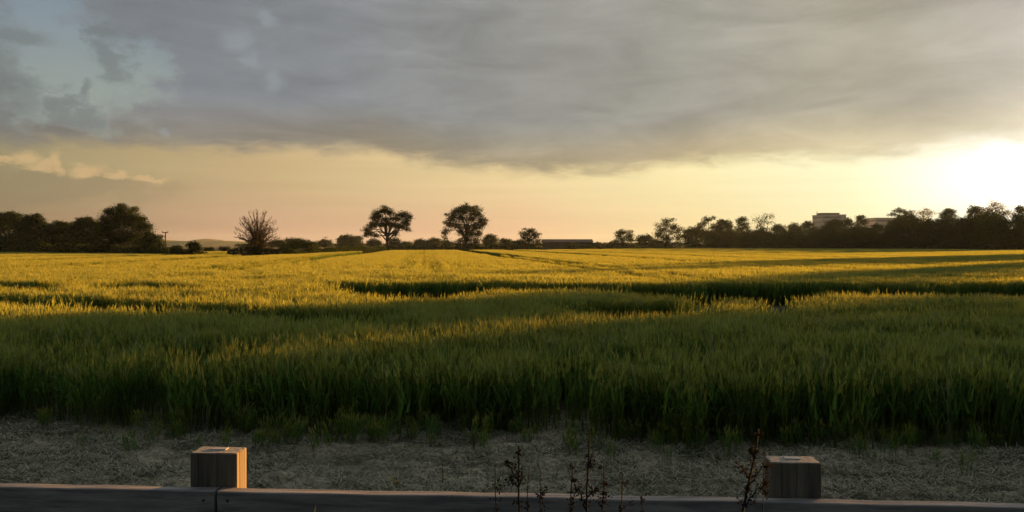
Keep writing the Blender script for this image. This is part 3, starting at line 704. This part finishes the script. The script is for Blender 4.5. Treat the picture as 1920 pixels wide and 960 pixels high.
# trees beyond the right edge of the view that shade the foreground and stripe the field
def uv(u, v): return (u * sa + v * ca, u * ca - v * sa)
SH = [(72, -10.7, 10.0, 3.3), (78, -4.2, 10.2, 3.0), (86, -1.2, 10.6, 2.8), (74, 0.8, 9.6, 3.2), (80, 5.4, 10.4, 3.2), (76, 10.2, 9.8, 3.2), (82, 15, 10.4, 3.4), (84, 20.5, 10.4, 3.6),
      (122, -13.2, 10.0, 2.5), (130, -18.8, 8.2, 2.6), (150, -22.8, 12, 3.2), (156, -27, 11.6, 2.8), (236, -36, 5.6, 4.2), (240, -44, 6.0, 4.4), (215, -54, 10.0, 4.2), (212, -61, 10.4, 4.0)]
SHL = 'dense roadside tree beyond the right edge of the photo, throwing long shadows on the field'
for k, (u, v, hh, rr) in enumerate(SH):
    x, y = uv(u, v); rd = random.Random(k + 900); bl = []
    if u < 100:                         # dense heads over thin, see-through lower crowns
        low = 0.61 * hh
        for i in range(16):
            f = (i % 4) / 3; zc = low + rr * .2 + (hh - low - rr * .5) * f; a = rd.uniform(0, 6.28); q = rr * (.6 if f < .9 else .4)
            bl.append((math.cos(a) * q, math.sin(a) * q, zc, rr * .55, rr * .55, rr * .38, 2.8))
        bl.append((0, 0, (hh + low) / 2, rr * .95, rr * .95, (hh - low) * .5, 3.2))
        bl.append((0, 0, low * .52, rr * 1.1, rr * 1.0, low * .60, 1.8, 1))
    else:                               # young open crowned trees farther out
        bl.append((0, 0, hh * .52, rr * 1.05, rr, hh * .50, 3.0, 1))
        for i in range(6):
            a = rd.uniform(0, 6.28); bl.append((math.cos(a) * rr * .5, math.sin(a) * rr * .5, hh * rd.uniform(.4, .85), rr * .45, rr * .45, rr * .4, 1.3))
    grow_tree('roadside_tree', SHL, (x, y, 0), bl, .26, 3.4, 'leaf', seed=900 + k, group='roadside trees beyond the right edge', cut=True, limbs=False, trunk_top=hh * .5)

# utility poles
def pole(label, px, top, d, arm_px):
    root = empty('utility_pole', (at(px, d), d, 0), label, 'utility pole', 'wooden utility poles in the distance'); zt = zz(top, d); mb = MB(); mb.tube([(0, 0, -.2), (0, 0, zt)], [.2, .15], 8); mb.build('pole', M['bark'], root)
    w = arm_px / FP * d; mb = MB(); mb.box((0, -.22, zt - .25), (w, .16, .2)); mb.build('crossarm', M['bark'], root)
    for sx_ in (-.47, 0.47): 
        mb = MB(); mb.tube([(sx_ * w, -.22, zt - .15), (sx_ * w, -.22, zt + .12), (sx_ * w, -.22, zt + .3)], [.07, .13, .06], 6); mb.build('insulator', M['bark'], root)
pole('wooden utility pole with crossarm right of the left wood', 310.5, 434.5, 230, 11)
pole('faint far utility pole above the hazy trees left of the spreading oak', 611, 444, 430, 8)

# ------------------------------------------------------------------ the crop: instanced stalks
def stalk(mb, x, y, h, rd, w=1.0, lod=0):
    a = rd.uniform(0, 6.283); ln = rd.gauss(0.0, .05); dxx, dyy = math.cos(a), math.sin(a)
    tx, ty = rd.gauss(.035, .045) * h * 1.2, rd.gauss(0, .05) * h * 1.2
    g_ = rd.random(); 
    stem = (0.055 + .035 * g_, 0.095 + .035 * g_, 0.022); lf = (0.074 + .04 * g_, 0.15 + .05 * g_, 0.036)
    ear = (0.19 + .07 * g_, 0.235 + .06 * g_, 0.052); awn = (0.23 + .08 * g_, 0.27 + .07 * g_, 0.075)
    if lod == 0 and rd.random() < .07: ear = (.34, .31, .15); awn = (.40, .36, .19); stem = (.24, .22, .10)      # dry pale stalks here and there
    stem, lf, ear, awn = (tuple(c * q for c, q in zip(k_, TONE)) for k_ in (stem, lf, ear, awn))
    def P(s): return Vector((x + tx * s * s, y + ty * s * s, h * s))
    ws = .0028 * w; ax = Vector((dyy, -dxx, 0))
    if lod == 0:
        ss = (0, .35, .65, .88); vs = []; fs = []
        for s_ in ss: p = P(s_); vs += [p - ax * ws, p + ax * ws]
        for k in range(3): fs.append((2 * k, 2 * k + 1, 2 * k + 3, 2 * k + 2))
        mb.add(vs, fs, stem)
        for k in range(3):
            s0 = rd.uniform(.25, .75); p = P(s0); b = rd.uniform(0, 6.283); o_ = Vector((math.cos(b), math.sin(b), 0)); L = rd.uniform(.12, .24); q = Vector((-o_.y, o_.x, 0)) * .0055 * w
            p1 = p + o_ * L * .3 + Vector((0, 0, L * .7)); p2 = p + o_ * L * .75 + Vector((0, 0, L * rd.uniform(.5, 1.0)))
            mb.add([p - q * .5, p + q * .5, p1 + q, p1 - q, p2], [(0, 1, 2, 3), (3, 2, 4)], lf)
    else:
        p0, p1 = P(0), P(.88); mb.add([p0 - ax * ws, p0 + ax * ws, p1 + ax * ws, p1 - ax * ws], [(0, 1, 2, 3)], stem)
        for k in range(2):
            s0 = rd.uniform(.3, .7); p = P(s0); b = rd.uniform(0, 6.283); o_ = Vector((math.cos(b), math.sin(b), 0)); q = Vector((-o_.y, o_.x, 0)) * .006 * w
            mb.add([p - q, p + q, p + o_ * .08 + Vector((0, 0, .18))], [(0, 1, 2)], lf)
    p = P(.86); t_ = (P(1.0) - P(.9)).normalized(); t_ = (t_ + Vector((tx, ty, 0)) * 1.2).normalized()
    L = rd.uniform(.07, .10) * (1 + .25 * lod); r = .0062 * w
    e1 = t_.orthogonal().normalized(); e2 = t_.cross(e1); m_ = p + t_ * L * .4; tip = p + t_ * L
    mb.add([p, m_ + e1 * r, m_ + e2 * r, m_ - e1 * r, m_ - e2 * r, tip], [(0, 1, 2), (0, 2, 3), (0, 3, 4), (0, 4, 1), (5, 2, 1), (5, 3, 2), (5, 4, 3), (5, 1, 4)] if lod == 0 else [(0, 1, 5, 3), (0, 2, 5, 4)], ear)
    for k in range(6 if lod == 0 else 2):
        b = rd.uniform(0, 6.283); o_ = (e1 * math.cos(b) + e2 * math.sin(b)); s0 = p + t_ * L * rd.uniform(.2, .9); q = t_.cross(o_) * .0016 * w * (1 if lod == 0 else 2)
        mb.add([s0 - q, s0 + q, s0 + t_ * rd.uniform(.08, .12) + o_ * rd.uniform(.012, .03)], [(0, 1, 2)], awn)
src = bpy.data.collections.new('crop_sources')          # mesh sources only, never linked to the scene
rdm = random.Random(5)
NV = [12, 6, 6]; TONE = (1, 1, 1)
for lod, (n, rad, w, nv) in enumerate(((16, (.17, .17), 1.15, NV[0]), (46, (.24, .95), 2.6, NV[1]), (64, (.34, 2.4), 5.5, NV[2]))):
    for v in range(nv):
        mb = MB(); g2 = rdm.uniform(-1, 1) * (.22 if lod == 0 else .10); TONE = (1 + g2, 1 + g2 * .45, 1 - g2 * .2)
        for k in range(n):
            a = rdm.uniform(0, 6.283); q = math.sqrt(rdm.random()); stalk(mb, math.cos(a) * q * rad[0], math.sin(a) * q * rad[1], CROP * rdm.uniform(.78, 1.06), rdm, w, lod)
        me = mb.mesh(f'crop_{lod}{v}', tint=True); me.materials.append(M['crop'])
        src.objects.link(bpy.data.objects.new(f'crop_{lod}{v}', me))
rng = np.random.default_rng(77); pts = []; var = []; rot = []; scl = []
base_i = [0, NV[0], NV[0] + NV[1]]
for lod, (d0, d1, dens) in enumerate(((5.2, 36, 33), (36, 95, 5.0), (95, 330, 1.15))):
    kx = 0.86
    n = int(dens * kx * (d1 ** 2 - d0 ** 2)); Y = np.sqrt(rng.random(n) * (d1 ** 2 - d0 ** 2) + d0 ** 2); X = (rng.random(n) * 2 - 1) * kx * Y
    if True:       # drill rows
        lat = X * rowper[0] + Y * rowper[1]; al = X * rowdir[0] + Y * rowdir[1]
        step = .25 if lod == 0 else .5; lat2 = np.round(lat / step) * step; lat = lat + (lat2 - lat) * (.45 if lod == 0 else .65)
        X = al * rowdir[0] + lat * rowper[0]; Y = al * rowdir[1] + lat * rowper[1]
    k, lat, al = crop_keep(X, Y, rng, (.06, .10, .14)[lod])
    X, Y = X[k], Y[k]; n = len(X)
    va = (1.0, .4, .15)[lod]
    hs = 1.0 + va * (0.22 * (fbm(X * .35, Y * .35, 3, 61) - .5) + rng.normal(size=n) * .035 + (fbm(X * 1.7, Y * 1.7, 2, 67) - .5) * .16)
    front = np.clip((Y - near_edge(X)) / 0.8, 0, 1); hs *= 0.90 + .10 * front
    pts.append(np.stack([X, Y, np.full(n, -0.01)], 1)); var.append(base_i[lod] + rng.integers(0, NV[lod], n))
    rz = rng.random(n) * 6.283 if lod == 0 else math.pi * rng.integers(0, 2, n) - R(p_az(800)) + rng.normal(size=n) * .012
    rot.append(np.stack([rng.normal(size=n) * .05 * va, rng.normal(size=n) * .05 * va + (.03 if lod == 0 else 0), rz], 1)); scl.append(np.stack([np.ones(n), np.ones(n), hs], 1))
# straggling tufts out in front of the crop's edge
n = 110; X = rng.uniform(-7.2, 6.6, n); e_ = near_edge(X); Y = e_ - rng.exponential(.28, n)
for (px_, py_, q) in ((540, 842, 9), (700, 836, 10), (655, 832, 6), (775, 826, 5), (1085, 846, 4), (1240, 838, 5), (1730, 842, 10), (1890, 838, 8), (455, 822, 7), (1480, 826, 4)):
    d = FP * H / (py_ - HOR); X = np.append(X, at(px_, d) + rng.normal(size=q) * .09); Y = np.append(Y, d + .1 + rng.normal(size=q) * .09)
k = Y > 5.6; X, Y = X[k], Y[k]; n = len(X)
pts.append(np.stack([X, Y, np.full(n, -0.01)], 1)); var.append(rng.integers(0, NV[0], n)); rot.append(np.stack([rng.normal(size=n) * .16, rng.normal(size=n) * .16, rng.random(n) * 6.283], 1))
q = rng.uniform(.18, .42, n); scl.append(np.stack([q * 1.1, q * 1.1, q], 1))
def scatter(name, P, var, rot, scl, coll, label, cat):
    me = bpy.data.meshes.new(name); me.vertices.add(len(P)); me.vertices.foreach_set('co', P.astype(np.float32).ravel())
    a = me.attributes.new('variant', 'INT', 'POINT'); a.data.foreach_set('value', var.astype(np.int32))
    a = me.attributes.new('turn', 'FLOAT_VECTOR', 'POINT'); a.data.foreach_set('vector', rot.astype(np.float32).ravel())
    a = me.attributes.new('grow', 'FLOAT_VECTOR', 'POINT'); a.data.foreach_set('vector', scl.astype(np.float32).ravel())
    o = bpy.data.objects.new(name, me); COL.objects.link(o)
    gt = bpy.data.node_groups.new(name + '_scatter', 'GeometryNodeTree')
    gt.interface.new_socket('Geometry', in_out='INPUT', socket_type='NodeSocketGeometry'); gt.interface.new_socket('Geometry', in_out='OUTPUT', socket_type='NodeSocketGeometry')
    gi = gt.nodes.new('NodeGroupInput'); go = gt.nodes.new('NodeGroupOutput'); ip = gt.nodes.new('GeometryNodeInstanceOnPoints'); ci = gt.nodes.new('GeometryNodeCollectionInfo')
    ci.inputs['Collection'].default_value = coll; ci.inputs['Separate Children'].default_value = True; ci.inputs['Reset Children'].default_value = True
    ip.inputs['Pick Instance'].default_value = True
    def na(nm, ty):
        q = gt.nodes.new('GeometryNodeInputNamedAttribute'); q.data_type = ty; q.inputs['Name'].default_value = nm; return q.outputs['Attribute']
    gt.links.new(gi.outputs[0], ip.inputs['Points']); gt.links.new(ci.outputs[0], ip.inputs['Instance'])
    gt.links.new(na('variant', 'INT'), ip.inputs['Instance Index']); gt.links.new(na('turn', 'FLOAT_VECTOR'), ip.inputs['Rotation']); gt.links.new(na('grow', 'FLOAT_VECTOR'), ip.inputs['Scale'])
    gt.links.new(ip.outputs[0], go.inputs[0])
    md = o.modifiers.new('scatter', 'NODES'); md.node_group = gt
    return tag(o, label, cat, kind='stuff')
pts = np.concatenate(pts)
print('crop clumps', len(pts))
scatter('barley_crop', pts, np.concatenate(var), np.concatenate(rot), np.concatenate(scl), src, 'ripening barley crop filling the field, golden where sunlit and green in shade', 'crop')

# ------------------------------------------------------------------ dead grass on the strip in front of the crop
src2 = bpy.data.collections.new('straw_sources')
for v in range(6):
    mb = MB()
    for k in range(22):
        a = rdm.uniform(0, 6.283); x, y = rdm.gauss(0, .05), rdm.gauss(0, .05); L = rdm.uniform(.03, .10); dr_ = Vector((math.cos(a), math.sin(a), rdm.uniform(.05, .7))).normalized(); q = Vector((-math.sin(a), math.cos(a), 0)) * .003
        g_ = rdm.random(); col = (.17 + .19 * g_, .17 + .185 * g_, .14 + .15 * g_) if rdm.random() < .75 else (.06, .09, .035)
        p = Vector((x, y, 0)); m_ = p + dr_ * L * .6; e = p + dr_ * L - Vector((0, 0, L * .2))
        mb.add([p - q, p + q, m_ + q, m_ - q, e], [(0, 1, 2, 3), (3, 2, 4)], col)
    me = mb.mesh(f'straw_{v}', tint=True); me.materials.append(M['straw']); src2.objects.link(bpy.data.objects.new(f'straw_{v}', me))
n = 26000; X = rng.uniform(-7.5, 7, n); Y = rng.uniform(2.3, 9.3, n)
k = (Y < near_edge(X) + .5) & (fbm(X * 1.6, Y * 2.6, 4, 91) + rng.random(n) * .26 > .54); X, Y = X[k], Y[k]; n = len(X)
s_ = rng.uniform(.5, 1.25, n)
scatter('dead_grass', np.stack([X, Y, ground_z(X, Y)], 1), rng.integers(0, 6, n), np.stack([np.zeros(n), np.zeros(n), rng.random(n) * 6.28], 1), np.stack([s_, s_, s_], 1), src2, 'short dead grass and straw on the bare strip behind the fence', 'grass')

# ------------------------------------------------------------------ fence
FA = math.atan(-0.0624)
def front(x): return 2.5 - 0.0624 * x
fence = empty('wooden_fence', (0, 2.52, 0), 'weathered post and rail fence across the foreground, right side of one post sunlit', 'fence')
RT = zz(915, 2.604)                                     # rail top
PT = RT + 0.110
def fl(x, off, z): return (x - math.sin(FA) * off, front(x) + math.cos(FA) * off - 2.52, z)
for k, px_ in enumerate((-2.80, -0.980, 0.886, 2.71)):
    mb = MB(); PW = .156; PD = .085
    rd = random.Random(40 + k); a, b = PW / 2, PD / 2      # sawn section with drying cracks split into its faces
    def crack(p, q, ts):
        out = [p]; p, q = Vector(p), Vector(q); L = (q - p).length; nrm = Vector(((q - p).y, -(q - p).x)).normalized()
        for t_, w_, dp in sorted(ts):
            c = p.lerp(q, t_); e = (q - p).normalized() * w_ / 2; out += [tuple(c - e), tuple(c - nrm * dp), tuple(c + e)]
        return out
    c_ = .003; corners = [(-a + c_, -b), (a - c_, -b), (a, -b + c_), (a, b - c_), (a - c_, b), (-a + c_, b), (-a, b - c_), (-a, -b + c_)]
    cr_ = {0: [(rd.uniform(.12, .25), .0022, .008), (rd.uniform(.5, .85), .0012, .004)], 2: [(rd.uniform(.25, .4), .004, .012), (rd.uniform(.65, .8), .002, .006)], 6: [(rd.uniform(.4, .6), .004, .01)]}
    sec = []
    for i_ in range(8): sec += crack(corners[i_], corners[(i_ + 1) % 8], cr_.get(i_, []))
    vs = []; n_ = len(sec); lv = [(-.2, 0), (PT * .6, .0), (PT - .003, 0), (PT, .003)]
    for (z_, ins) in lv: vs += [(x_ * (1 - ins / a) + rd.uniform(-.0003, .0003), y_ * (1 - ins / b), z_ + (rd.uniform(-.0008, .0008) if z_ > 1 else 0)) for (x_, y_) in sec]
    mb.add(vs, [(l * n_ + i_, l * n_ + (i_ + 1) % n_, (l + 1) * n_ + (i_ + 1) % n_, (l + 1) * n_ + i_) for l in range(3) for i_ in range(n_)] + [tuple(3 * n_ + i_ for i_ in range(n_))])
    po = mb.build('post', [M['wood'], M['end_grain']], fence, fl(px_, .047 + PD / 2, 0))
    for pg in po.data.polygons:
        if pg.normal.z > .9: pg.material_index = 1; po.rotation_euler = (0, 0, FA)
    mb = MB(); mb.box((0.0, 0.010, PT + .0015), (.048, .026, .003)); pl = mb.build('tag_plate', M['plate'], po)
def rail(x0, x1):
    L = (x1 - x0) / math.cos(FA); xm = (x0 + x1) / 2; mb = MB(); n = max(2, int(L / .12))
    # a sawn plank with a slightly wandering top edge
    rd = random.Random(int(x0 * 100)); prof = [(-.022, -.075), (-.022, .072), (-.019, .075), (.019, .075), (.022, .072), (.022, -.075)]
    vs = []; fs = []
    for i in range(n + 1):
        w_ = rd.uniform(-.0016, .0016)
        for (a, b) in prof: vs.append((-L / 2 + L * i / n, a + w_ * .5, b + (w_ if b > 0 else 0)))
    for i in range(n):
        for j in range(6): fs.append((i * 6 + j, i * 6 + (j + 1) % 6, (i + 1) * 6 + (j + 1) % 6, (i + 1) * 6 + j))
    fs.append((0, 1, 2, 3, 4, 5)); fs.append(tuple(n * 6 + j for j in range(6))[::-1]); mb.add(vs, fs)
    for sx_ in (-L / 2 + .035, L / 2 - .035):
        for z_ in (.045, -.02):
            mb.tube([(sx_, -.021, z_), (sx_, -.0245, z_)], .005, 8, mi=1)
    o = mb.build('rail', [M['rail_wood'], M['nail']], fence, fl(xm, .022, RT - .075)); o.rotation_euler = (0, 0, FA)
rail(-4.6, -0.957); rail(-0.947, 2.705); rail(2.715, 4.55)

# ------------------------------------------------------------------ weeds
def dock(label, px, d, top, seed, lean=0.0, sides=(), full=1.0, thick=.0028, lit=False):
    rd = random.Random(seed); rg = np.random.default_rng(seed); x, zt = at(px, d), zz(top, d); root = empty('dry_dock', (x, d, 0), label, 'weed', 'dry dock stalks in front of the fence')
    def st(p, q, r0, dens):
        mb = MB(); P = []
        p, q = Vector(p), Vector(q); main = p.z < 0; lo = .74 if main else .15
        def at_(s_):
            v = p.lerp(q, s_)
            if main: v.x = lean * max(0.0, (s_ - .72) / .28) ** 1.15
            return v
        pts = [at_(s_) + Vector((rd.uniform(-.003, .003), rd.uniform(-.003, .003), 0)) for s_ in ((0, .3, .6, .72, .78, .84, .9, .95, 1) if main else np.linspace(0, 1, 9))]; pts[0] = p
        mb.tube(pts, [r0 * (1.25 - .09 * i) for i in range(9)], 6)
        n = max(3, int(dens * (11 if main else 50 * (q - p).length)))
        for i in range(n):
            s_ = rd.uniform(lo, 1.0); c = at_(s_) + Vector((rd.gauss(0, .004), rd.gauss(0, .004), rd.gauss(0, .004))); rr = rd.uniform(.003, .0085) * (1.35 - .5 * (s_ - lo) / (1 - lo))
            P.append(np.array(c) + rg.normal(size=(rd.randint(8, 20), 3)) * rr * np.array([1, 1, .9]))
        so_ = mb.build('stem', M['dock'], root); P = np.concatenate(P); link('seed_head', quads_mesh('seed_head', cards(rg, P, .0072), len(P)), M['dock_seed'], so_)
    st((0, 0, -.05), (lean, 0, zt), thick, full)
    for (h0, dx_, dz_, f_) in sides:
        hh_ = .80 + .17 * h0; x0 = lean * max(0.0, (hh_ - .72) / .28) ** 1.15
        st((x0, 0, zt * hh_), (x0 + dx_, rd.uniform(-.03, .03), zt * hh_ + dz_), thick * .6, f_)
dock('dark dock stalk leaning right just left of the right fence post', 1378, 1.98, 806, 71, .062, ((.5, .045, .06, .9), (.62, -.03, .04, .8), (.3, .05, .05, .8), (.88, -.018, .014, .8)), 1.9, .004)
dock('tallest reddish dock stalk right of the picture middle', 1097, 2.02, 818, 72, .010, ((.8, .014, .04, 1.0), (.45, .03, .035, .8), (.3, -.02, .06, .6)), 1.5, .0036)
dock('dock stalk with heavy clumps of seed left of the tallest one', 976, 2.0, 838, 73, -.006, ((.76, -.03, .04, 1.8), (.68, -.025, .03, 1.4), (.7, .012, .05, .8)), .9, .0034)
dock('thin short weed stalk at the left of the dock clump', 934, 2.05, 878, 74, -.006, (), 1.2, .0018)
dock('thin weed stalk close right of the heavy seeded dock', 988, 2.06, 876, 75, .004, (), .5, .0016)
dock('straight thin weed stalk midway between the two tall docks', 1012, 2.03, 884, 76, .001, ((.8, .008, .03, .6),), .8, .0018)
dock('short leaning weed stalk touching the tallest dock on its left', 1068, 2.02, 880, 77, .008, ((.75, .012, .04, 1.0),), 1.2, .0022)
dock('weed stalk leaning right, first right of the tallest dock', 1122, 2.0, 876, 78, .016, ((.75, .015, .03, 1.0),), 1.2, .0022)
dock('weed stalk leaning right, farthest right of the dock clump', 1150, 2.02, 892, 79, .026, ((.7, .02, .03, .7),), .9, .0022)
dock('low dark weed tip rising over the rail right of the dock clump', 1203, 2.05, 930, 80, .004, (), 1.6, .002)
dock('thin stalk rising in front of the left face of the right post', 1428, 2.05, 842, 81, .012, ((.7, .02, .05, .6), (.6, -.03, .05, .9)), .8, .0016)

def leafy(name, label, px, d, hh, n, seed, m, w=.010, base=0.0, spread=.7, group=None):
    rd = random.Random(seed); x = at(px, d); z0 = float(ground_z(np.array([x]), np.array([d]))[0]) - .01 if base == 0 else base
    root = empty(name, (x, d, z0), label, 'weed', group); mb = MB(); ms = MB()
    for k in range(n):
        a = rd.uniform(0, 6.283); o_ = Vector((math.cos(a), math.sin(a), 0)); L = hh * rd.uniform(.5, 1.05); q = Vector((-o_.y, o_.x, 0)) * w * rd.uniform(.5, 1); sp = spread * rd.uniform(.4, 1)
        p0 = Vector((0, 0, hh * rd.uniform(0, .25))); p1 = p0 + o_ * L * sp * .5 + Vector((0, 0, L * .6)); p2 = p0 + o_ * L * sp + Vector((0, 0, L * rd.uniform(.55, .95)))
        mb.add([p0 - q * .3, p0 + q * .3, p1 + q, p1 - q, p2], [(0, 1, 2, 3), (3, 2, 4)])
    ms.tube([(0, 0, -.03), (.004, 0, hh * .3), (0, .003, hh * .7)], [.004, .003, .0015], 5)
    mb.build('leaves', M[m], root); ms.build('stem', M['dock'], root)
def gd(py): return FP * H / (py - HOR)
leafy('weed', 'small dark weed on the bare strip above the left post', 248, gd(828), .12, 12, 401, 'weed_leaf', .006)
leafy('weed', 'yellowed small plant just behind the rail, left of the docks', 742, gd(918), .10, 16, 402, 'yellow_leaf', .006, spread=1.1)
leafy('weed', 'green weed at the crop edge in the middle of the strip', 888, gd(848), .22, 14, 403, 'weed_leaf', .008)
leafy('weed', 'lone pale grass stem left of the docks on the bare strip', 829, gd(915), .22, 3, 404, 'yellow_leaf', .0022, spread=.5)
leafy('weed', 'low grey green weed on the strip right of the dock clump', 1190, gd(880), .10, 10, 405, 'weed_leaf', .006)
leafy('weed', 'low weed patch on the strip left of the right post', 1345, gd(870), .09, 12, 406, 'weed_leaf', .006)
leafy('weed', 'dark broad leaved weed against the front of the rail, left of centre', 566, 2.2, .62, 12, 407, 'weed_leaf', .012, base=.44, spread=.35)
leafy('weed', 'dark weed tuft at the left end of the rail', 18, 2.3, .55, 10, 408, 'weed_leaf', .010, base=.45, spread=.4)
